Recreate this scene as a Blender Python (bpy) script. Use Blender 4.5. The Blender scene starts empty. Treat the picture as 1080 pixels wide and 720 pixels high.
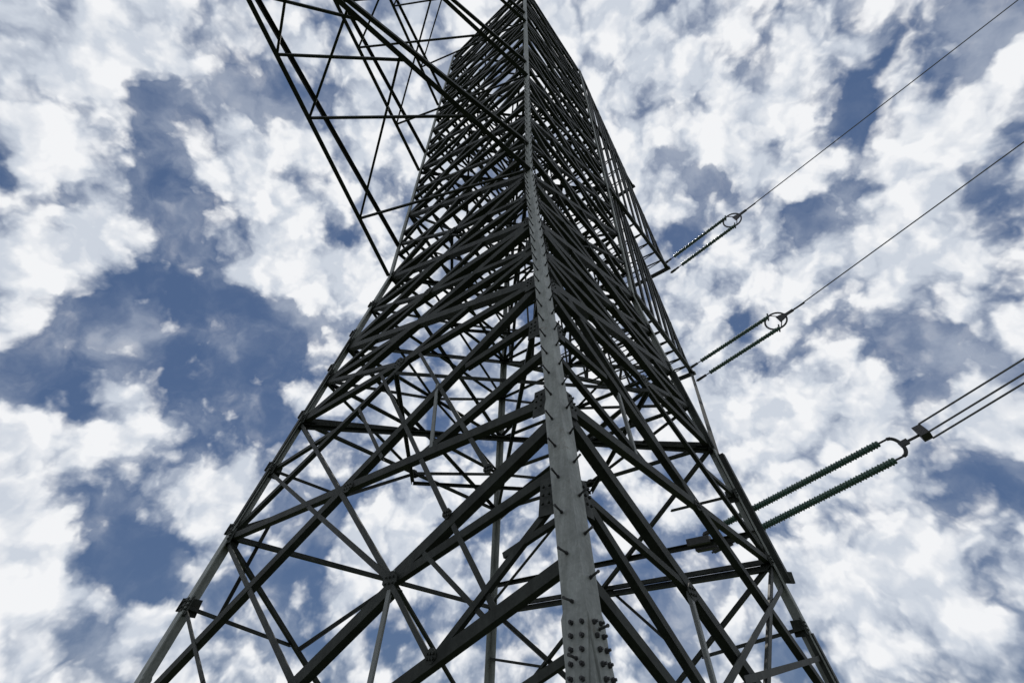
import bpy, bmesh, math, random
from mathutils import Vector, Matrix
random.seed(7)
sc = bpy.context.scene
R = math.radians

# ------------------------------------------------------------------ camera, world, sun, exposure
EYE = 1.6
PITCH, ROLL = 0.71925846, 0.0159014
FPX = 478.725
fw = Vector((0, math.cos(PITCH), math.sin(PITCH)))
up0 = Vector((0, -math.sin(PITCH), math.cos(PITCH)))
cam_r = Vector((1, 0, 0)) * math.cos(ROLL) + up0 * math.sin(ROLL)
cam_u = up0 * math.cos(ROLL) - Vector((1, 0, 0)) * math.sin(ROLL)
cd = bpy.data.cameras.new('camera'); cam = bpy.data.objects.new('camera', cd)
sc.collection.objects.link(cam)
cd.sensor_width = 36; cd.lens = 36 * FPX / 1080; cd.clip_start = 0.05; cd.clip_end = 20000
M = Matrix((cam_r, cam_u, -fw)).transposed().to_4x4(); M.translation = (0, 0, EYE)
cam.matrix_world = M
sc.camera = cam
sc.cycles.max_bounces = 4; sc.cycles.diffuse_bounces = 2; sc.cycles.glossy_bounces = 2
sc.view_settings.view_transform = 'Standard'; sc.view_settings.look = 'None'
sc.view_settings.exposure = 0.0; sc.view_settings.gamma = 1; sc.view_settings.use_curve_mapping = False

SUN_EL, SUN_AZ = R(60), R(15)              # azimuth clockwise from +Y
sd = bpy.data.lights.new('sun', 'SUN'); sun = bpy.data.objects.new('sun', sd); sc.collection.objects.link(sun)
sd.energy = 2.2; sd.angle = R(0.5); sd.color = (1.0, 0.96, 0.9)
sv = Vector((math.sin(SUN_AZ) * math.cos(SUN_EL), math.cos(SUN_AZ) * math.cos(SUN_EL), math.sin(SUN_EL)))
sun.rotation_euler = sv.to_track_quat('Z', 'Y').to_euler()
sun.location = (0, 0, 60)

def sky_dir(x, y):
    d = fw + cam_r * ((x - 540) / FPX) - cam_u * ((y - 360) / FPX)
    return d.normalized()

world = bpy.data.worlds.new('World'); sc.world = world; world.use_nodes = True
nt = world.node_tree; nt.nodes.clear()
def N(t, **kw):
    n = nt.nodes.new(t)
    for k, v in kw.items(): setattr(n, k, v)
    return n
def L(a, b): nt.links.new(a, b)
def math_n(op, a, b=None, c=None, clamp=False):
    n = N('ShaderNodeMath', operation=op, use_clamp=clamp)
    for i, v in enumerate((a, b, c)):
        if v is None: continue
        if isinstance(v, (int, float)): n.inputs[i].default_value = v
        else: L(v, n.inputs[i])
    return n.outputs[0]
def noise(vec, scale, detail, rough, off=(0, 0, 0), dist=0.0):
    mp = N('ShaderNodeMapping'); mp.inputs['Location'].default_value = off
    L(vec, mp.inputs['Vector'])
    n = N('ShaderNodeTexNoise'); n.inputs['Scale'].default_value = scale
    n.inputs['Detail'].default_value = detail; n.inputs['Roughness'].default_value = rough
    n.inputs['Distortion'].default_value = dist
    L(mp.outputs[0], n.inputs['Vector']); return n
def maprange(v, a, b, c, d, t='SMOOTHSTEP'):
    n = N('ShaderNodeMapRange', interpolation_type=t); L(v, n.inputs[0])
    for i, x in enumerate((a, b, c, d)): n.inputs[i + 1].default_value = x
    return n.outputs[0]

tc = N('ShaderNodeTexCoord'); D = tc.outputs['Generated']
# gaps in the cloud deck: direction on the sky dome, angular size, depth
GAPS = [(182,135,42,.9),(172,185,30,.6),(196,235,45,.7),(150,300,50,.7),(110,350,55,.95),(65,350,40,.7),(175,345,60,1),(235,340,55,.9),(290,330,40,.6),
 (55,300,30,.6),(30,395,35,.8),(255,385,60,.95),(215,420,42,.8),(325,375,30,.5),(55,450,40,.8),(85,510,45,.8),(120,555,45,.7),(95,590,35,.7),(165,590,45,.7),(195,480,32,.4),
 (285,610,60,.9),(335,560,40,.6),(240,670,40,.5),(275,440,40,.7),(200,640,36,.5),(5,190,16,.7),(128,150,20,.4),
 (895,105,32,.9),(932,68,40,.7),(962,45,35,.8),(1010,85,35,.9),(1050,15,45,.8),(905,12,18,.7),(802,8,14,.8),(850,226,22,.8),(748,190,16,.8),(726,250,20,.9),(765,205,14,.5),
 (890,345,26,.8),(935,372,30,.95),(965,398,32,.9),(1000,362,24,.6),(1030,350,20,.8),(985,425,26,.7),(1055,505,34,.7),(1030,545,30,.5),(905,140,18,.6),(930,150,22,.6),
 (655,600,36,.8),(700,650,34,.8),(660,690,30,.5),(480,560,24,.5),(385,530,26,.6),(420,660,34,.6),(560,700,30,.6),(330,690,30,.6),(690,310,20,.6),(560,320,26,.6),(490,300,24,.7),
 (700,500,22,.8),(810,570,22,.4),(870,580,24,.4),(830,705,22,.5),(1060,640,30,.45),(250,60,16,.3),(690,240,18,.5),(540,60,30,.5),(465,455,22,.3),(1070,290,30,.5),(1075,230,20,.4)]
BIAS, SH0, SH1 = .81, -.06, .62
BANKS = [(35,500,70,.9),(20,440,45,.7),(60,660,75,.9),(10,600,60,.7),(120,262,42,.75),(110,680,50,.5),(60,120,80,.5),(25,300,50,.6),(300,230,60,.4),(240,160,45,.4),(150,470,50,.45),(340,300,40,.5),(270,300,24,.5),
 (90,30,70,.3),(650,60,90,.5),(760,120,60,.4),(850,160,40,.3),(1000,160,50,.5),(1040,100,30,.4),(970,250,70,.5),(850,440,60,.6),(760,440,40,.5),(900,640,80,.5),(1000,620,60,.4),(1010,440,30,.4),(1040,430,30,.4),(640,200,60,.4),(420,560,40,.4),(230,510,36,.4),(840,300,30,.4)]
w1 = noise(D, 5.0, 3, .55, (3, 1, 2)); w2 = noise(D, 16.0, 4, .55, (1, 5, 2))
def vsub(v, s):
    a = N('ShaderNodeVectorMath', operation='SUBTRACT'); L(v, a.inputs[0]); a.inputs[1].default_value = (.5, .5, .5)
    b = N('ShaderNodeVectorMath', operation='SCALE'); L(a.outputs[0], b.inputs[0]); b.inputs['Scale'].default_value = s
    return b.outputs[0]
va = N('ShaderNodeVectorMath', operation='ADD'); L(D, va.inputs[0]); L(vsub(w1.outputs['Color'], .05), va.inputs[1])
vb = N('ShaderNodeVectorMath', operation='ADD'); L(va.outputs[0], vb.inputs[0]); L(vsub(w2.outputs['Color'], .06), vb.inputs[1])
DW = vb.outputs[0]
H = None
for sgn, lst in ((1, GAPS), (-1, BANKS)):
    for x, y, r, s in lst:
        c = sky_dir(x, y); rad = (c - sky_dir(x + r, y)).length * .5 + (c - sky_dir(x, y + r)).length * .5
        dn = N('ShaderNodeVectorMath', operation='DISTANCE'); L(DW, dn.inputs[0]); dn.inputs[1].default_value = c
        g = maprange(dn.outputs['Value'], rad * 1.5, rad * .3, 0.0, s * sgn * (.8 if sgn > 0 and x > 640 else 1))
        H = g if H is None else math_n('ADD', H, g)
H = math_n('MAXIMUM', math_n('MINIMUM', H, 1.1), -.5)
def puffs(vec, scale, det):
    vo = N('ShaderNodeTexVoronoi', feature='SMOOTH_F1'); vo.inputs['Scale'].default_value = scale; vo.inputs['Smoothness'].default_value = .75
    vo.inputs['Detail'].default_value = det; vo.inputs['Roughness'].default_value = .5; L(vec, vo.inputs['Vector'])
    return math_n('SUBTRACT', .40, vo.outputs['Distance'])
def shifted(vec, k):
    a = N('ShaderNodeVectorMath', operation='ADD'); L(vec, a.inputs[0]); a.inputs[1].default_value = tuple(sv * k); return a.outputs[0]
puff = puffs(DW, 13.0, 3.0); puff_s = puffs(shifted(DW, .022), 13.0, 2.0)
f1 = noise(D, 6.5, 6, .58, (7, 3, 1), .15).outputs['Fac']
f2 = noise(DW, 22.0, 4, .55, (2, 9, 4), .1).outputs['Fac']
cov = math_n('ADD', math_n('MULTIPLY_ADD', f1, 1.5, BIAS), math_n('MULTIPLY_ADD', f2, .55, -.275))
cov = math_n('ADD', cov, math_n('MULTIPLY', puff, 1.7))
cov = math_n('SUBTRACT', cov, math_n('MULTIPLY', H, .72))
dens = maprange(cov, .06, 1.0, 0, 1)
veil = math_n('MULTIPLY', maprange(noise(DW, 8.0, 5, .55, (5, 8, 3), .2).outputs['Fac'], .40, .75, 0, .5), maprange(cov, -.6, .3, .3, 1))
dens = math_n('MAXIMUM', dens, veil)
# thicker parts and the sides turned to the sun are whiter, the undersides softly grey
f3 = noise(D, 4.0, 6, .55, (11, 2, 6), .2).outputs['Fac']
lit = math_n('MULTIPLY', math_n('SUBTRACT', puff, puff_s), 1.3)
shade = math_n('ADD', math_n('MULTIPLY_ADD', f3, .50, lit), math_n('MULTIPLY_ADD', cov, .22, math_n('MULTIPLY', puff, .35)))
cr = N('ShaderNodeValToRGB'); L(shade, cr.inputs[0])
cr.color_ramp.elements[0].position = SH0; cr.color_ramp.elements[0].color = (6.1, 6.6, 7.4, 1)
cr.color_ramp.elements[1].position = SH1; cr.color_ramp.elements[1].color = (9.0, 9.1, 9.3, 1)
sky = N('ShaderNodeTexSky', sky_type='NISHITA'); sky.sun_disc = False
sky.sun_elevation = SUN_EL; sky.sun_rotation = SUN_AZ; sky.altitude = 900; sky.dust_density = .6
SKYMIX = .92
mx0 = N('ShaderNodeMix', data_type='RGBA'); mx0.inputs['Factor'].default_value = SKYMIX
L(sky.outputs[0], mx0.inputs['A']); mx0.inputs['B'].default_value = (.74, 1.26, 2.5, 1)
mx = N('ShaderNodeMix', data_type='RGBA'); L(dens, mx.inputs['Factor'])
L(mx0.outputs['Result'], mx.inputs['A']); L(cr.outputs[0], mx.inputs['B'])
bg = N('ShaderNodeBackground'); bg.inputs['Strength'].default_value = 0.1
L(mx.outputs['Result'], bg.inputs['Color'])
wo = N('ShaderNodeOutputWorld'); L(bg.outputs[0], wo.inputs[0])

# ------------------------------------------------------------------ materials
def mat(name, col, rough=.6, metal=0.0, var=.25, scale=6.0, col2=None, bump=0.0, spec=.5):
    m = bpy.data.materials.new(name); m.use_nodes = True
    t = m.node_tree; b = t.nodes['Principled BSDF']
    b.inputs['Roughness'].default_value = rough; b.inputs['Metallic'].default_value = metal; b.inputs['Specular IOR Level'].default_value = spec
    tcn = t.nodes.new('ShaderNodeTexCoord'); nz = t.nodes.new('ShaderNodeTexNoise')
    nz.inputs['Scale'].default_value = scale; nz.inputs['Detail'].default_value = 6; nz.inputs['Roughness'].default_value = .65
    t.links.new(tcn.outputs['Object'], nz.inputs['Vector'])
    rp = t.nodes.new('ShaderNodeValToRGB'); t.links.new(nz.outputs['Fac'], rp.inputs[0])
    c2 = col2 or tuple(min(1, c * (1 + var)) for c in col); c1 = tuple(c * (1 - var) for c in col)
    rp.color_ramp.elements[0].position = .32; rp.color_ramp.elements[0].color = (*c1, 1)
    rp.color_ramp.elements[1].position = .68; rp.color_ramp.elements[1].color = (*c2, 1)
    t.links.new(rp.outputs[0], b.inputs['Base Color'])
    if bump:
        bp = t.nodes.new('ShaderNodeBump'); bp.inputs['Strength'].default_value = bump; bp.inputs['Distance'].default_value = .01
        t.links.new(nz.outputs['Fac'], bp.inputs['Height']); t.links.new(bp.outputs[0], b.inputs['Normal'])
    return m
def steel(name, base, light, rust, spec, streak=1.0):
    """galvanised steel: zinc spangle, vertical water streaks, dirt patches and a little rust"""
    m = bpy.data.materials.new(name); m.use_nodes = True; t = m.node_tree; b = t.nodes['Principled BSDF']
    b.inputs['Roughness'].default_value = .58; b.inputs['Specular IOR Level'].default_value = spec
    tcn = t.nodes.new('ShaderNodeTexCoord'); lk = t.links.new
    def nz(scale, detail, sx=1, sy=1, sz=1):
        mp = t.nodes.new('ShaderNodeMapping'); mp.inputs['Scale'].default_value = (sx, sy, sz); lk(tcn.outputs['Object'], mp.inputs[0])
        n = t.nodes.new('ShaderNodeTexNoise'); n.inputs['Scale'].default_value = scale; n.inputs['Detail'].default_value = detail; n.inputs['Roughness'].default_value = .68
        lk(mp.outputs[0], n.inputs['Vector']); return n.outputs['Fac']
    def ramp(v, p0, c0, p1, c1):
        r = t.nodes.new('ShaderNodeValToRGB'); lk(v, r.inputs[0]); e = r.color_ramp.elements
        e[0].position, e[0].color = p0, (*c0, 1); e[1].position, e[1].color = p1, (*c1, 1); return r.outputs[0]
    def mix(f, a, bcol, blend='MIX'):
        x = t.nodes.new('ShaderNodeMix'); x.data_type = 'RGBA'; x.blend_type = blend
        if isinstance(f, float): x.inputs['Factor'].default_value = f
        else: lk(f, x.inputs['Factor'])
        lk(a, x.inputs['A'])
        if isinstance(bcol, tuple): x.inputs['B'].default_value = (*bcol, 1)
        else: lk(bcol, x.inputs['B'])
        return x.outputs['Result']
    c = ramp(nz(3.2, 8), .3, base, .7, light)
    v = t.nodes.new('ShaderNodeTexVoronoi'); v.inputs['Scale'].default_value = 45; lk(tcn.outputs['Object'], v.inputs['Vector'])
    sp = ramp(v.outputs['Color'], .0, (.82, .82, .82), 1.0, (1.12, 1.12, 1.12)); c = mix(.8, c, sp, 'MULTIPLY')
    st = ramp(nz(9, 5, 1, 1, .10), .36, (.62, .62, .60), .60, (1.08, 1.08, 1.08)); c = mix(.75 * streak, c, st, 'MULTIPLY')
    rm = ramp(nz(5, 9), .60, (0, 0, 0), .76, (1, 1, 1)); c = mix(rm, c, rust)
    lk(c, b.inputs['Base Color'])
    bp = t.nodes.new('ShaderNodeBump'); bp.inputs['Strength'].default_value = .12; bp.inputs['Distance'].default_value = .006
    lk(nz(30, 4), bp.inputs['Height']); lk(bp.outputs[0], b.inputs['Normal'])
    return m
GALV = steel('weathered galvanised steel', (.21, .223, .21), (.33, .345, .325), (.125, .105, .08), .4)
DARK = steel('shade-darkened weathered steel', (.018, .0205, .0175), (.050, .055, .048), (.038, .029, .022), .2)  # backlit shade of the bracing put into a near-black base; streaks, rust are wear
PALE = mat('lit-flange brace steel', (.14, .15, .14), .5, .0, .2, 5)  # paler base imitates light falling on the camera-facing flanges of the posts
BOLT = mat('dark bolt steel', (.025, .025, .025), .55, .0, .2, 20)
BLACK = mat('black line hardware', (.03, .03, .03), .5, .0, .3, 20)
GLASS = mat('dark green glazed insulator', (.05, .10, .075), .25, .0, .25, 20)
WIRE = mat('weathered aluminium wire', (.10, .10, .10), .6, .0, .2, 30)
GRASS = mat('rough grass', (.04, .055, .022), .95, .0, .45, .35, bump=.5)

# ------------------------------------------------------------------ mesh helpers
def finish(name, bm, m, parent=None):
    me = bpy.data.meshes.new(name); bmesh.ops.recalc_face_normals(bm, faces=bm.faces)
    bm.to_mesh(me); bm.free(); me.materials.append(m)
    o = bpy.data.objects.new(name, me); sc.collection.objects.link(o)
    if parent is not None: o.parent = parent
    return o
def prism(bm, ringA, ringB):
    a = [bm.verts.new(p) for p in ringA]; b = [bm.verts.new(p) for p in ringB]; n = len(a)
    for i in range(n): bm.faces.new((a[i], a[(i + 1) % n], b[(i + 1) % n], b[i]))
    bm.faces.new(a[::-1]); bm.faces.new(b)
def angle_bar(bm, a, b, w, nrm, t=None, side=1):
    """L-section from a to b: one leg lies in the face (normal nrm), the other points inwards."""
    t = t or max(.012, w * .11); a, b = Vector(a), Vector(b); d = (b - a).normalized()
    n = Vector(nrm); n = (n - d * n.dot(d)).normalized(); s = d.cross(n) * side
    prof = [(-w/2, 0), (w/2, 0), (w/2, -t), (-w/2 + t, -t), (-w/2 + t, -w), (-w/2, -w)]
    prism(bm, [a + s * x + n * y for x, y in prof], [b + s * x + n * y for x, y in prof])
def box(bm, c, ex, ey, ez, sx, sy, sz):
    c = Vector(c); ex, ey, ez = [Vector(v).normalized() for v in (ex, ey, ez)]
    f = lambda z: [c + ex * x * sx / 2 + ey * y * sy / 2 + ez * z * sz / 2 for x, y in ((-1,-1),(1,-1),(1,1),(-1,1))]
    prism(bm, f(-1), f(1))
def rod(bm, a, b, r, n=8):
    a, b = Vector(a), Vector(b); d = (b - a).normalized(); x = d.orthogonal().normalized(); y = d.cross(x)
    ring = lambda p: [p + (x * math.cos(k * 2 * math.pi / n) + y * math.sin(k * 2 * math.pi / n)) * r for k in range(n)]
    prism(bm, ring(a), ring(b))
def tube(bm, pts, r, n=8, closed=False):
    pts = [Vector(p) for p in pts]; rings = []; m = len(pts); x = None
    for i, p in enumerate(pts):
        d = (pts[(i + 1) % m] - pts[i - 1]) if closed or 0 < i < m - 1 else (pts[1] - pts[0] if i == 0 else pts[-1] - pts[-2])
        d.normalize()
        x = d.orthogonal().normalized() if x is None else (x - d * x.dot(d)).normalized()
        y = d.cross(x)
        rings.append([bm.verts.new(p + (x * math.cos(k * 2 * math.pi / n) + y * math.sin(k * 2 * math.pi / n)) * r) for k in range(n)])
    for i in range(m if closed else m - 1):
        A, B = rings[i], rings[(i + 1) % m]
        for k in range(n): bm.faces.new((A[k], A[(k + 1) % n], B[(k + 1) % n], B[k]))
    if not closed: bm.faces.new(rings[0][::-1]); bm.faces.new(rings[-1])

# ------------------------------------------------------------------ ground
bm = bmesh.new()
NG = 80
gv = [[None] * (NG + 1) for _ in range(NG + 1)]
for i in range(NG + 1):
    for j in range(NG + 1):
        u, v = (i / NG * 2 - 1), (j / NG * 2 - 1)
        x, y = math.copysign(abs(u) ** 3, u) * 4000, math.copysign(abs(v) ** 3, v) * 4000
        gv[i][j] = bm.verts.new((x, y, 0))
for i in range(NG):
    for j in range(NG): bm.faces.new((gv[i][j], gv[i + 1][j], gv[i + 1][j + 1], gv[i][j + 1]))
g = finish('ground', bm, GRASS); g['kind'] = 'structure'

# ------------------------------------------------------------------ tower geometry (z measured from the eye, tower frame at the base centre)
S = 28.0; KT = 0.2077775; TH = -0.0874975; ZW = 10.18; ZTOP = 29.4
BASE = Vector((0.0337, 9.126, 0))
ANG = {'N': 0, 'L': 1, 'F': 2, 'R': 3}
def hd(n):
    a = TH + ANG[n] * math.pi / 2
    return Vector((-math.sin(a), -math.cos(a), 0))
def leg_pt(n, z):
    p = hd(n) * KT * (S - min(z, ZW)); p.z = z + EYE; return p
OUT = (hd('N') + hd('L')).normalized(); ALONG = (hd('N') + hd('R')).normalized()
FN = {'NL': OUT, 'NR': ALONG, 'RF': -OUT, 'LF': -ALONG}
def face_pt(face, u, z):
    a, b = leg_pt(face[0], z), leg_pt(face[1], z); return a + (b - a) * u
def arm_pt(o, a, z): 
    p = OUT * o + ALONG * a; p.z = z + EYE; return p

tower = bpy.data.objects.new('lattice_tower', None); sc.collection.objects.link(tower); tower.location = BASE
tower['label'] = 'tall steel lattice transmission tower with grey legs and dark crossed bracing rising overhead'
tower['category'] = 'pylon'

# legs: heavy angles, smaller towards the top
LEG_W = [(-EYE, .215), (.62, .215), (.66, .195), (2.6, .192), (2.7, .165), (ZW, .165), (ZW + .02, .125), (ZTOP, .11)]
legs = {}
for n in 'NLFR':
    nb = {'N': ('L', 'R'), 'L': ('N', 'F'), 'F': ('L', 'R'), 'R': ('N', 'F')}[n]
    e1 = (leg_pt(nb[0], 0) - leg_pt(n, 0)).normalized(); e2 = (leg_pt(nb[1], 0) - leg_pt(n, 0)).normalized()
    bm = bmesh.new(); prev = None
    for z, w in LEG_W:
        p = leg_pt(n, z); t = .022 if w > .15 else .014
        ring = [bm.verts.new(p + e1 * a + e2 * b) for a, b in ((0,0),(w,0),(w,t),(t,t),(t,w),(0,w))]
        if prev:
            for i in range(6): bm.faces.new((prev[i], prev[(i + 1) % 6], ring[(i + 1) % 6], ring[i]))
        else: bm.faces.new(ring[::-1])
        prev = ring
    bm.faces.new(prev)
    legs[n] = finish('leg', bm, GALV, tower)
legs['N']['label'] = 'nearest grey leg with step bolts and a bolted splice'

def bolt_grid(bm, c, ex, ey, n, nx, ny, dx, dy, r=.017, h=.02):
    for i in range(nx):
        for j in range(ny):
            p = Vector(c) + ex * (i - (nx - 1) / 2) * dx + ey * (j - (ny - 1) / 2) * dy
            rod(bm, p - n * .004, p + n * h, r, 6)

# splice on the near leg: cover plates with two rows of bolts on each flange
for n in 'N':
    nb = {'N': ('L', 'R'), 'L': ('N', 'F'), 'R': ('N', 'F')}[n]
    for k, m in enumerate(nb):
        fc = {'NL': 'NL', 'LN': 'NL', 'NR': 'NR', 'RN': 'NR', 'LF': 'LF', 'RF': 'RF'}[n + m]
        e = (leg_pt(m, 0) - leg_pt(n, 0)).normalized(); ax = (leg_pt(n, 1) - leg_pt(n, 0)).normalized()
        nn = ax.cross(e); nn = nn if nn.dot(FN[fc]) > 0 else -nn
        ey = nn.cross(e).normalized()
        c = leg_pt(n, .28) + e * .125 + nn * .008
        bm = bmesh.new(); box(bm, c, e, ey, nn, .17, .74, .014)
        pl = finish('splice_plate', bm, GALV, legs[n])
        for i in range(2):
            for q in range(9):
                p = c + nn * .006 + e * (i - .5) * .085 + ey * (q - 4) * .078
                bm = bmesh.new(); rod(bm, p, p + nn * (.018 + random.random() * .005), .0165, 6); rod(bm, p + nn * .015, p + nn * (.028 + random.random() * .014), .009, 6)
                finish('bolt', bm, BOLT, legs[n])

# step bolts on the near leg, alternating between its two flanges
def step_bolt(z, m, nn):
    e = (leg_pt(m, z) - leg_pt('N', z)).normalized(); nn = Vector(nn)
    w = .205 if z < 2.6 else .165 if z < ZW else .12
    p = leg_pt('N', z) + e * w * (.52 + random.random() * .08); nn = (nn + Vector((random.uniform(-.05, .05), 0, random.uniform(-.06, .04)))).normalized()
    bm = bmesh.new(); rod(bm, p - nn * .04, p + nn * .155, .009, 8); rod(bm, p + nn * .15, p + nn * .162, .012, 6); rod(bm, p + nn * .001, p + nn * .02, .0145, 6)
    finish('step_bolt', bm, BOLT, legs['N'])
z = .39
while z < 16:
    step_bolt(z, 'L', (-.47, -.88, 0)); step_bolt(z + .165, 'R', (.26, -.965, 0)); z += .335

# node plates on all legs
NODES = [1.6, 2.72, 4.05, 5.22, 6.5, 7.5, 8.85, 10.18]
def node_plate(n, z, size):
    nb = {'N': ('L', 'R'), 'L': ('N', 'F'), 'F': ('L', 'R'), 'R': ('N', 'F')}[n]
    for m in nb:
        fc = n + m if n + m in FN else m + n
        e = (leg_pt(m, z) - leg_pt(n, z)).normalized(); ax = (leg_pt(n, z) - leg_pt(n, z - .5)).normalized()
        nn = ax.cross(e); nn = nn if nn.dot(FN[fc]) > 0 else -nn; ey = nn.cross(e).normalized()
        c = leg_pt(n, z) + e * (size * .5 + .028) - nn * .034
        bm = bmesh.new(); box(bm, c, e, ey, nn, size, size * 1.1, .012)
        bolt_grid(bm, c + e * size * .22 + nn * .03, e, ey, nn, 2, 3, size * .2, size * .25, .014, .02)
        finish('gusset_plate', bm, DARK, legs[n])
for n in 'NLR':
    for z in NODES: node_plate(n, z, (.32 if z < 5.3 else .28) * (1 if n == 'N' else .75))

# bracing tables in face coordinates: u runs from the first leg (0) to the second (1), z above the eye
HEAVY = [('horizontal_strut', 0, 2.72, 1, 2.72, .105), ('horizontal_strut', 0, 5.2, 1, 5.22, .105),
 ('diagonal_brace', 0, 5.2, 1, -.05, .115)]
NEAR_LEFT = HEAVY + [('diagonal_brace', 1, 5.2, .29, 1.2, .075),
 ('diagonal_brace', 0, 2.52, .29, 1.24, .115), ('diagonal_brace', .285, 1.17, .52, 0, .115), ('diagonal_brace', 1, 2.66, .42, .3, .08),
 ('diagonal_brace', 0, 1.90, .30, 1.18, .08), ('diagonal_brace', 0, 1.08, .33, 0, .095),
 ('redundant_brace', 0, 1.72, .19, .47, .055), ('redundant_brace', 0, 1.44, .10, 1.18, .05), ('redundant_brace', 0, .5, .14, .05, .055),
 ('redundant_brace', 1, 4.03, .29, 1.2, .065), ('redundant_brace', .58, 5.2, .2, 1.72, .065), ('redundant_brace', .42, 5.2, .13, 2.1, .06),
 ('redundant_brace', .62, 4.5, .42, 3.0, .06), ('redundant_brace', .19, 1.62, .11, .76, .055), ('redundant_brace', .29, 1.18, .19, .46, .055),
 ('redundant_brace', 1, 1.6, .71, .5, .06), ('post_brace', .29, 1.3, .28, -.1, .06), ('post_brace', .30, 4.0, .27, 2.72, .06),
 ('diagonal_brace', 1, 2.8, .46, 5.2, .085), ('redundant_brace', 0, 3.62, .30, 2.72, .09), ('horizontal_strut', 0, 4.3, .22, 4.08, .09),
 ('redundant_brace', 1, 4.05, .70, 4.25, .07), ('redundant_brace', .24, 1.42, .12, .70, .045)]
NEAR_RIGHT = HEAVY + [
 ('diagonal_brace', 0, 2.72, .52, .05, .115), ('diagonal_brace', 1, 2.66, .42, .2, .085), ('diagonal_brace', 0, 6.2, .5, 2.72, .10),
 ('redundant_brace', 0, 1.9, .27, .15, .08), ('redundant_brace', 0, 1.05, .22, .05, .085), ('redundant_brace', 0, 1.74, .30, 1.25, .065),
 ('redundant_brace', 1, 2.3, .25, .25, .08), ('horizontal_strut', .38, .49, 1, 1.15, .075), ('post_brace', .29, 1.25, .26, -.1, .06), ('post_brace', .26, 3.9, .25, 2.72, .06),
 ('diagonal_brace', 1, 2.8, .46, 5.2, .08), ('redundant_brace', 0, 4.05, .22, 4.05, .08), ('redundant_brace', 0, 3.62, .30, 2.72, .075), ('redundant_brace', .75, 4.0, 1, 4.05, .07)]
FAR_LEFT = HEAVY + [('diagonal_brace', 1, 5.2, .29, 1.2, .075), ('diagonal_brace', 0, 2.72, .5, .05, .10), ('diagonal_brace', 1, 2.72, .5, .05, .10), ('diagonal_brace', 0, 2.8, .5, 5.2, .08),
 ('redundant_brace', 0, 1.6, .27, 1.28, .06), ('redundant_brace', 0, 4.05, .22, 4.05, .06), ('redundant_brace', .08, 3.2, .08, 1.5, .055)]
FAR_RIGHT = [('horizontal_strut', 0, 2.60, 1, 2.60, .13)] + HEAVY + [('diagonal_brace', 0, 2.72, .5, .05, .10), ('diagonal_brace', 1, 2.72, .5, .05, .10), ('diagonal_brace', 1, 2.8, .5, 5.2, .08),
 ('redundant_brace', 0, 1.6, .27, 1.28, .06), ('redundant_brace', 1, 1.6, .73, 1.28, .06), ('redundant_brace', 0, 4.05, .22, 4.05, .06), ('redundant_brace', .5, 2.72, .3, 1.2, .055)]
COUNT = {}
extra = {}
layer = [0]
def brace(name, face, u0, z0, u1, z1, w, inset=None):
    n = FN[face]
    layer[0] = (layer[0] + 1) % 9
    off = n * (-(.045 + layer[0] * .0031) if inset is None else -inset)
    a, b = face_pt(face, u0, z0) + off, face_pt(face, u1, z1) + off
    d = (b - a).normalized()
    if inset is None:
        e = (leg_pt(face[1], z0) - leg_pt(face[0], z0)).normalized(); k = min(.45, (.03 + w * .45) / max(.15, abs(d.dot(e))))
        a, b = a + d * k * (u0 in (0, 1)), b - d * k * (u1 in (0, 1))
    side = 1 if d.cross(n).z > 0 else -1        # inward leg along the lower edge
    COUNT[name] = COUNT.get(name, 0) + 1
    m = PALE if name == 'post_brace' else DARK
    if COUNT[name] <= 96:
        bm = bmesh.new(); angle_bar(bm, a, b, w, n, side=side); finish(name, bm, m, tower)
    else:
        angle_bar(extra.setdefault(name, bmesh.new()), a, b, w, n, side=side)
for face, tab in (('NL', NEAR_LEFT), ('NR', NEAR_RIGHT), ('LF', FAR_LEFT), ('RF', FAR_RIGHT)):
    for nm, u0, z0, u1, z1, w in tab: brace(nm, face, u0, z0, u1, z1, w)
# tapering body above the second strut
FACES = ('NL', 'NR', 'LF', 'RF')
for face in FACES:
    nr = face in ('NL', 'NR')
    for z0, z1 in ((5.2, 7.4), (7.4, 10.18)):
        brace('horizontal_strut', face, 0, z1, 1, z1, .15 if nr else .12)
        brace('diagonal_brace', face, 0, z0, 1, z1, .135); brace('diagonal_brace', face, 1, z0, 0, z1, .135)
        zm = (z0 + z1) / 2
        brace('redundant_brace', face, 0, zm, 1, zm, .115)
        brace('redundant_brace', face, 0, zm, .5, z1, .085); brace('redundant_brace', face, 1, zm, .5, z1, .085)
        brace('redundant_brace', face, 0, zm, .5, z0, .085); brace('redundant_brace', face, 1, zm, .5, z0, .085)
def face_plate(face, u, z, sx, sz):
    n = FN[face]; e = (leg_pt(face[1], z) - leg_pt(face[0], z)).normalized(); upv = n.cross(e).normalized()
    c = face_pt(face, u, z) - n * .041
    bm = bmesh.new(); cut = .3
    pr = [c + e * x * sx / 2 + upv * y * sz / 2 for x, y in ((-1, -cut), (-cut, -1), (cut, -1), (1, -cut), (1, cut), (cut, 1), (-cut, 1), (-1, cut))]
    prism(bm, [p - n * .006 for p in pr], [p + n * .006 for p in pr]); bolt_grid(bm, c + n * .006, e, upv, n, 3, 2, sx * .26, sz * .34, .012, .016)
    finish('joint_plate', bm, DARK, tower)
for face in FACES:
    for u, z, sx, sz in (((.29, 1.2, .22, .17),) if face in ('NL', 'NR') else ()) + ((.5, 2.70, .24, .16), (.5, 5.2, .3, .22), (.5, 7.4, .28, .2), (.5, 10.16, .28, .2)): face_plate(face, u, z, sx, sz)
for u, z in ((.2, 1.75), (.13, 2.12), (.19, .5)): face_plate('NL', u, z, .13, .11)
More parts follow.
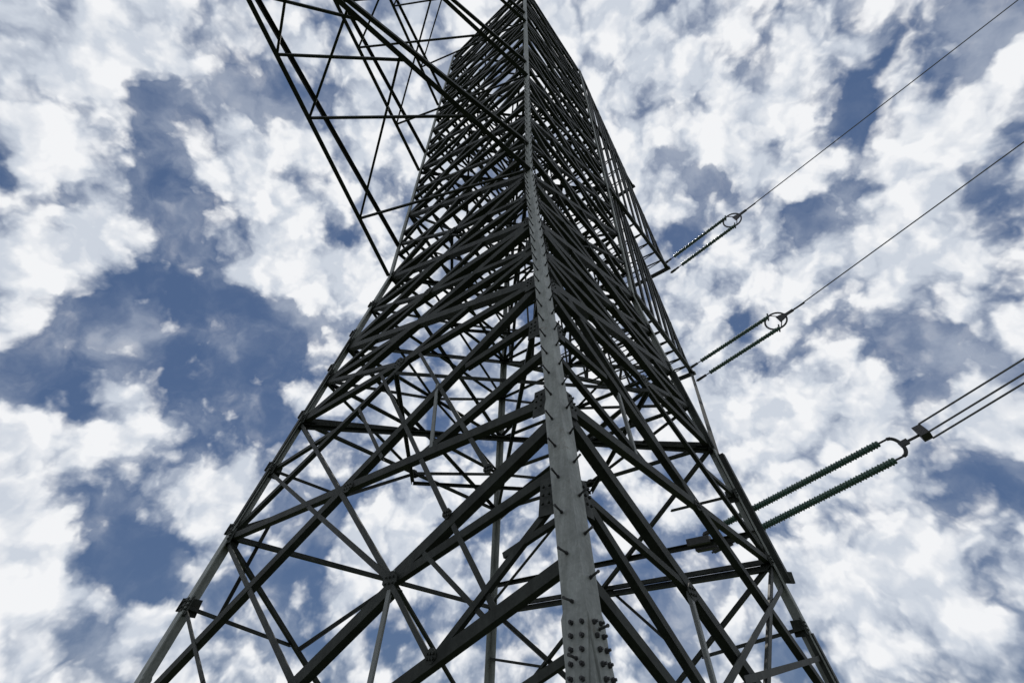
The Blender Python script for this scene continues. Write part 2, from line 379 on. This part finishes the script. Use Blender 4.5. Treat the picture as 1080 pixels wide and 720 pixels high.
# parallel upper body
NB = 18; dz = (ZTOP - ZW) / NB
for face in FACES:
    for i in range(NB):
        z0 = ZW + i * dz; z1 = z0 + dz
        brace('horizontal_strut', face, 0, z1, 1, z1, .13 if nr else .115)
        if i % 3 == 0 and i + 3 <= NB:
            z3 = z0 + 3 * dz
            brace('diagonal_brace', face, 0, z0, 1, z3, .12); brace('diagonal_brace', face, 1, z0, 0, z3, .12)
            brace('redundant_brace', face, 0, z0 + 1.5 * dz, .5, z3, .08); brace('redundant_brace', face, 1, z0 + 1.5 * dz, .5, z3, .08)
            brace('redundant_brace', face, 0, z0 + 1.5 * dz, .5, z0, .08); brace('redundant_brace', face, 1, z0 + 1.5 * dz, .5, z0, .08)
for nm, b in extra.items():
    o = finish(nm, b, DARK, tower); o['kind'] = 'stuff'
# plan bracing at the arm levels
for z in (5.2, ZW, 16.3, 22.3, ZTOP):
    P = [leg_pt(n, z - .1) - hd(n) * .08 for n in 'NLFR']
    for a, b in ((P[0], P[2]), (P[1], P[3])):
        bm = bmesh.new(); angle_bar(bm, a, b, .09, (0, 0, 1)); o = finish('plan_brace', bm, DARK, tower)
        o.location.z = 0.02 if a is P[1] else 0
    mid = [(P[i] + P[(i + 1) % 4]) / 2 for i in range(4)]
    for i in range(4):
        bm = bmesh.new(); angle_bar(bm, mid[i] + Vector((0, 0, -.12)), mid[(i + 1) % 4] + Vector((0, 0, -.12)), .075, (0, 0, 1)); finish('plan_brace', bm, DARK, tower)

# crossarms: two bottom chords, two top chords, zigzag lacing and a tip beam
def crossarm(la, lb, zb, zt, tipa, tipb, npan, wb=.10, laced_top=True, pairs=None, wt=None, wl=.04):
    """la/lb legs carrying the arm, zb/zt heights of bottom and top chords at the body, tip points"""
    A, B, At, Bt = leg_pt(la, zb), leg_pt(lb, zb), leg_pt(la, zt), leg_pt(lb, zt)
    nrm_b = Vector((0, 0, -1)); ex = (tipb - tipa).normalized(); dr = ((tipa + tipb) / 2 - (A + B) / 2).normalized()
    bm = bmesh.new(); box(bm, (tipa + tipb) / 2, ex, dr, ex.cross(dr), (tipb - tipa).length + .24, .16, .14)
    beam = finish('crossarm', bm, DARK, tower)
    def bar(name, p, q, w, n):
        b_ = bmesh.new(); angle_bar(b_, p, q, w, n); return finish(name, b_, DARK, beam)
    sa = (A - B).normalized()
    bar('chord', A, tipa, wb, nrm_b); bar('chord', B, tipb, wb, nrm_b)
    bar('chord', At, tipa, wt or wb * .85, sa); bar('chord', Bt, tipb, wt or wb * .85, -sa)
    la_ = lambda t: A + (tipa - A) * t
    lb_ = lambda t: B + (tipb - B) * t
    for i, (ta, tb) in enumerate(pairs or ()): bar('lacing', la_(ta) + Vector((0, 0, .012 + .004 * (i % 3))), lb_(tb) + Vector((0, 0, .012 + .004 * (i % 3))), .055, nrm_b)
    for i in range(0 if pairs else npan):
        t0, t1, tm = i / npan, (i + 1) / npan, (i + .5) / npan
        if i: bar('lacing', la_(t0) + Vector((0, 0, .012)), lb_(tm) + Vector((0, 0, .012)), .05, nrm_b)
        if i < npan - 1: bar('lacing', lb_(tm) + Vector((0, 0, .02)), la_(t1) + Vector((0, 0, .02)), .05, nrm_b)
    if laced_top:
        for P, Pt, T, s_ in ((A, At, tipa, sa), (B, Bt, tipb, -sa)):
            for i in range(npan):
                t0, t1 = (i + .3) / npan, (i + .8) / npan
                if i < npan - 1: bar('lacing', P + (T - P) * t0 + s_ * .01, Pt + (T - Pt) * t1 + s_ * .01, wl, s_)
                bar('lacing', Pt + (T - Pt) * (i / npan) + s_ * .016, P + (T - P) * t0 + s_ * .016, wl, s_)
    return beam, tipa, tipb
def knee(beam, n, z, tip):
    b_ = bmesh.new(); angle_bar(b_, leg_pt(n, z), tip, .11, hd(n)); finish('knee_brace', b_, DARK, beam)
PAIRS = [(.21, 0.0), (.515, .22), (.675, .43), (.815, .57), (.21, .45), (.515, .61), (.675, .77), (.93, .72), (.815, .9)]
ca = crossarm('L', 'N', ZW, 11.6, arm_pt(10.3, .42, 12.2), arm_pt(10.3, .72, 12.2), 7, laced_top=False, pairs=PAIRS, wb=.115)
ca = ca[0]; ca['label'] = 'long arm reaching out overhead at the upper left'
crossarm('L', 'N', 16.3, 17.7, arm_pt(10.3, -.3, 18.2), arm_pt(10.3, .6, 18.2), 6, laced_top=False, pairs=PAIRS, wb=.12)
crossarm('L', 'N', 22.4, 23.9, arm_pt(10.0, -.5, 24.2), arm_pt(10.0, .5, 24.2), 6, laced_top=False, pairs=PAIRS, wb=.12)
lower_right = crossarm('R', 'F', ZW, 18.4, arm_pt(-10.0, 1.8, 12.0), arm_pt(-10.0, -.6, 12.0), 8, wb=.14, wt=.14, wl=.085)
crossarm('R', 'F', 16.3, 29.2, arm_pt(-9.5, 2.3, 18.2), arm_pt(-9.5, -.6, 18.2), 8, wb=.14, wt=.14, wl=.085)
crossarm('R', 'F', 22.4, 29.0, arm_pt(-8.0, 2.2, 24.2), arm_pt(-8.0, -.6, 24.2), 6, wb=.14, wt=.14, wl=.085)
for n, k in (('R', 1), ('F', 2)): knee(lower_right[0], n, 4.95, lower_right[k])
# plates standing proud of the left leg where the braces land, and outer packing angles
for z in (1.62, 2.86, 4.12, 5.37, 6.71, 7.85, 8.95):
    e = (leg_pt('L', z) - leg_pt('F', z)).normalized(); ax = (leg_pt('L', z + .5) - leg_pt('L', z)).normalized(); nn = FN['LF']
    for fc, e in (('LF', (leg_pt('F', z) - leg_pt('L', z)).normalized()), ('NL', (leg_pt('N', z) - leg_pt('L', z)).normalized())):
        nn = FN[fc]; bm = bmesh.new(); box(bm, leg_pt('L', z) + e * .05 + nn * .012, e, ax, e.cross(ax), .19, .20, .014)
        bolt_grid(bm, leg_pt('L', z) + e * .07 + nn * .02, e, ax, nn, 2, 2, .07, .09, .014, .03)
        finish('gusset_plate', bm, DARK, legs['L'])
for z0, z1, w in ((2.95, 4.05, .10), (4.2, 5.3, .10), (5.45, 6.65, .09), (6.8, 7.8, .08)):
    bm = bmesh.new(); off = (leg_pt('N', 0) - leg_pt('L', 0)).normalized() * .13 + OUT * .03
    angle_bar(bm, leg_pt('L', z0) + off, leg_pt('L', z1) + off, w, OUT); finish('stiffening_angle', bm, DARK, legs['L'])
for z0, z1 in ((.0, 1.5), (5.1, 7.3)):
    bm = bmesh.new(); off = (leg_pt('N', 0) - leg_pt('R', 0)).normalized() * .10 + ALONG * .03
    angle_bar(bm, leg_pt('R', z0) + off, leg_pt('R', z1) + off, .13, ALONG); finish('stiffening_angle', bm, DARK, legs['R'])
# stiffening angle outside the right leg
bm = bmesh.new(); o_ = hd('R') * .06 + ALONG * .07
angle_bar(bm, leg_pt('R', 2.35) + o_, leg_pt('R', 5.0) + o_, .17, ALONG); finish('stiffening_angle', bm, DARK, legs['R'])
bm = bmesh.new(); box(bm, leg_pt('R', 2.42) + o_ * .6, hd('R'), hd('R').cross((0, 0, 1)), (0, 0, 1), .24, .05, .2); finish('gusset_plate', bm, DARK, legs['R'])

# ------------------------------------------------------------------ insulators and conductors
WD = (ALONG * .968 + Vector((0, 0, .25))).normalized()       # the line climbs away to the right
SIDE = (-OUT).normalized()                                   # strings of a pair hang side by side along the arm
def disc_string(a, b, n, rd, parent):
    bm = bmesh.new(); a, b = Vector(a), Vector(b); d = (b - a).normalized(); x = d.orthogonal().normalized(); y = d.cross(x)
    Ln = (b - a).length; prof = [(0, .016)]
    for i in range(n):                                       # alternating large and small sheds on a rod
        s0 = Ln * i / n; p = Ln / n; q = rd if i % 2 == 0 else rd * .86
        prof += [(s0 + p * .08, rd * .7), (s0 + p * .34, q * .96), (s0 + p * .52, q), (s0 + p * .66, q * .94), (s0 + p * .94, rd * .7)]
    prof.append((Ln, .016)); K = 12; prev = None
    for s0, r in prof:
        ring = [bm.verts.new(a + d * s0 + (x * math.cos(k * 2 * math.pi / K) + y * math.sin(k * 2 * math.pi / K)) * r) for k in range(K)]
        if prev:
            for k in range(K): bm.faces.new((prev[k], prev[(k + 1) % K], ring[(k + 1) % K], ring[k]))
        else: bm.faces.new(ring[::-1])
        prev = ring
    bm.faces.new(prev)
    o = finish('disc_string', bm, GLASS, parent)
    return o
def strain_set(P, length, sep, label, n=40, rd=.127, lead=.55, ring=True, d=WD):
    """double tension string starting at world point P; returns the conductor end"""
    root = bpy.data.objects.new('insulator_string', None); sc.collection.objects.link(root); root.location = P
    root['label'] = label; root['category'] = 'insulator'; root['group'] = 'tension insulators on the right side of the tower'
    s = (Vector((0, 0, 1)) - d * d.z).normalized(); up = d.cross(s)      # the two strings hang one above the other
    for k in (-1, 1):
        p0 = s * k * sep / 2; p1 = p0 + d * lead; p2 = p0 + d * (lead + length)
        bm = bmesh.new(); rod(bm, p0 - d * .05, p1, .022, 8)
        box(bm, p0 + d * .12, d, s, up, .26, .05, .12); box(bm, p0 + d * .34, d, s, up, .2, .10, .04)
        finish('shackle_link', bm, BLACK, root)
        disc_string(p1, p2, n, rd, root)
        bm = bmesh.new(); rod(bm, p2 - d * .02, p2 + d * .22, .02, 8); finish('shackle_link', bm, BLACK, root)
        if ring:                                             # small horn on each string
            bm = bmesh.new(); rod(bm, p2 - s * .16 - d * .1, p2 + s * .16 + d * .05, .03, 8); finish('arcing_horn', bm, BLACK, root)
    if ring:                                                 # open grading ring linking the two strings
        c = d * (lead + length + .08); bm = bmesh.new()
        tube(bm, [c + d * math.cos(t) * .40 + s * math.sin(t) * (sep * .5 + .03) for t in [q * 2 * math.pi / 24 for q in range(24)]], .036, 8, True)
        finish('grading_ring', bm, BLACK, root)
    q0 = d * (lead + length + .2)
    bm = bmesh.new()
    if ring:
        pl = [q0 - s * .16 - d * .02, q0 + s * .16 - d * .02, q0 + s * .13 + d * .16, q0 + s * .05 + d * .36, q0 - s * .05 + d * .36, q0 - s * .13 + d * .16]
        prism(bm, [v - up * .03 for v in pl], [v + up * .03 for v in pl])
        for k in (-1, 1): rod(bm, q0 + s * k * .14 + d * .05, q0 + s * k * (sep / 2 - .02) - d * .12, .02, 6)
    else:                                                    # rounded yoke joining both strings
        tube(bm, [q0 - d * .05 + s * math.sin(t) * sep / 2 + d * math.cos(t) * .13 for t in [(-1 + q / 8) * math.pi / 2 for q in range(17)]], .034, 8)
        rod(bm, q0 + d * .07, q0 + d * .4, .026, 8); box(bm, q0 + d * .12, d, s, up, .16, .1, .07)
    finish('yoke_plate', bm, BLACK, root)
    return root, P + q0 + d * .36
def conductor(p, d, r, length, label, group, sag=.0):
    bm = bmesh.new(); d = d.normalized()
    pts = [d * t + Vector((0, 0, sag * (t / length) ** 2 * length)) for t in [length * (i / 40) ** 1.5 for i in range(41)]]
    tube(bm, pts, r, 8)
    o = finish('conductor', bm, WIRE); o.location = p
    o['label'] = label; o['category'] = 'power line'; o['group'] = group
    return o
def clamp(root, P, q, d, size=1.0):
    bm = bmesh.new(); q = q - P
    s = SIDE.normalized(); up = d.cross(s).normalized()
    box(bm, q + d * .1 * size, d, s, up, .34 * size, .07 * size, .10 * size); rod(bm, q + d * .2 * size, q + d * .75 * size, .035 * size, 8)
    finish('dead_end_clamp', bm, BLACK, root)

P1 = BASE + arm_pt(-9.49, 2.30, 18.2); P2 = BASE + arm_pt(-10.08, 1.79, 12.0); P3 = BASE + arm_pt(-3.76, 2.55, 3.3)
r1, q1 = strain_set(P1, 3.0, .85, 'upper thin pair of insulator strings on the right, ending in an open ring', n=30, rd=.095, lead=.6)
clamp(r1, P1, q1, WD)
conductor(q1 + WD * .3, ALONG + Vector((0, 0, .29)), .022, 170, 'highest single wire running from the upper ring to the top right corner', 'wires on the right side', .02)
r2, q2 = strain_set(P2, 3.2, .75, 'middle insulator pair on the right, ringed, above the thick green pair', n=32, rd=.095, lead=.6)
clamp(r2, P2, q2, WD)
conductor(q2 + WD * .3, ALONG - OUT * -.06 + Vector((0, 0, .29)), .022, 170, 'single wire below the highest one, from the middle ring to the right edge', 'wires on the right side', .02)
r3, q3 = strain_set(P3, 3.4, .40, 'lowest and thickest pair of dark green insulator strings beside the right leg', n=64, rd=.078, lead=.5, ring=False)
s3 = (SIDE - WD * SIDE.dot(WD)).normalized(); u3 = WD.cross(s3); u3 = u3 if u3.z > 0 else -u3
bm = bmesh.new()
b0 = q3 - P3 + WD * .04
tri = [b0 + u3 * .17 - s3 * .02, b0 - u3 * .06 - s3 * .10, b0 - u3 * .13 + s3 * .06]
prism(bm, [v for v in tri], [v + WD * .16 for v in tri]); finish('spacer_plate', bm, BLACK, r3)
for v, lab in zip(tri, ('upper wire of the three leaving the green insulators', 'middle wire of the three leaving the green insulators', 'lowest wire of the three leaving the green insulators')):
    conductor(P3 + v + WD * .14, ALONG - OUT * -.06 + Vector((0, 0, .32)), .018, 150, lab, 'wires on the right side', .02)
# anchor brackets of the lowest set on the far right face
for dx in (-.23, .23):
    bm = bmesh.new(); c = P3 - BASE + SIDE * dx
    box(bm, c - ALONG * .14, ALONG, SIDE, (0, 0, 1), .5, .16, .14); finish('anchor_bracket', bm, BLACK, tower)
bm = bmesh.new(); angle_bar(bm, face_pt('RF', 0, 3.25), face_pt('RF', 1, 3.25), .10, -OUT); finish('anchor_beam', bm, DARK, tower)
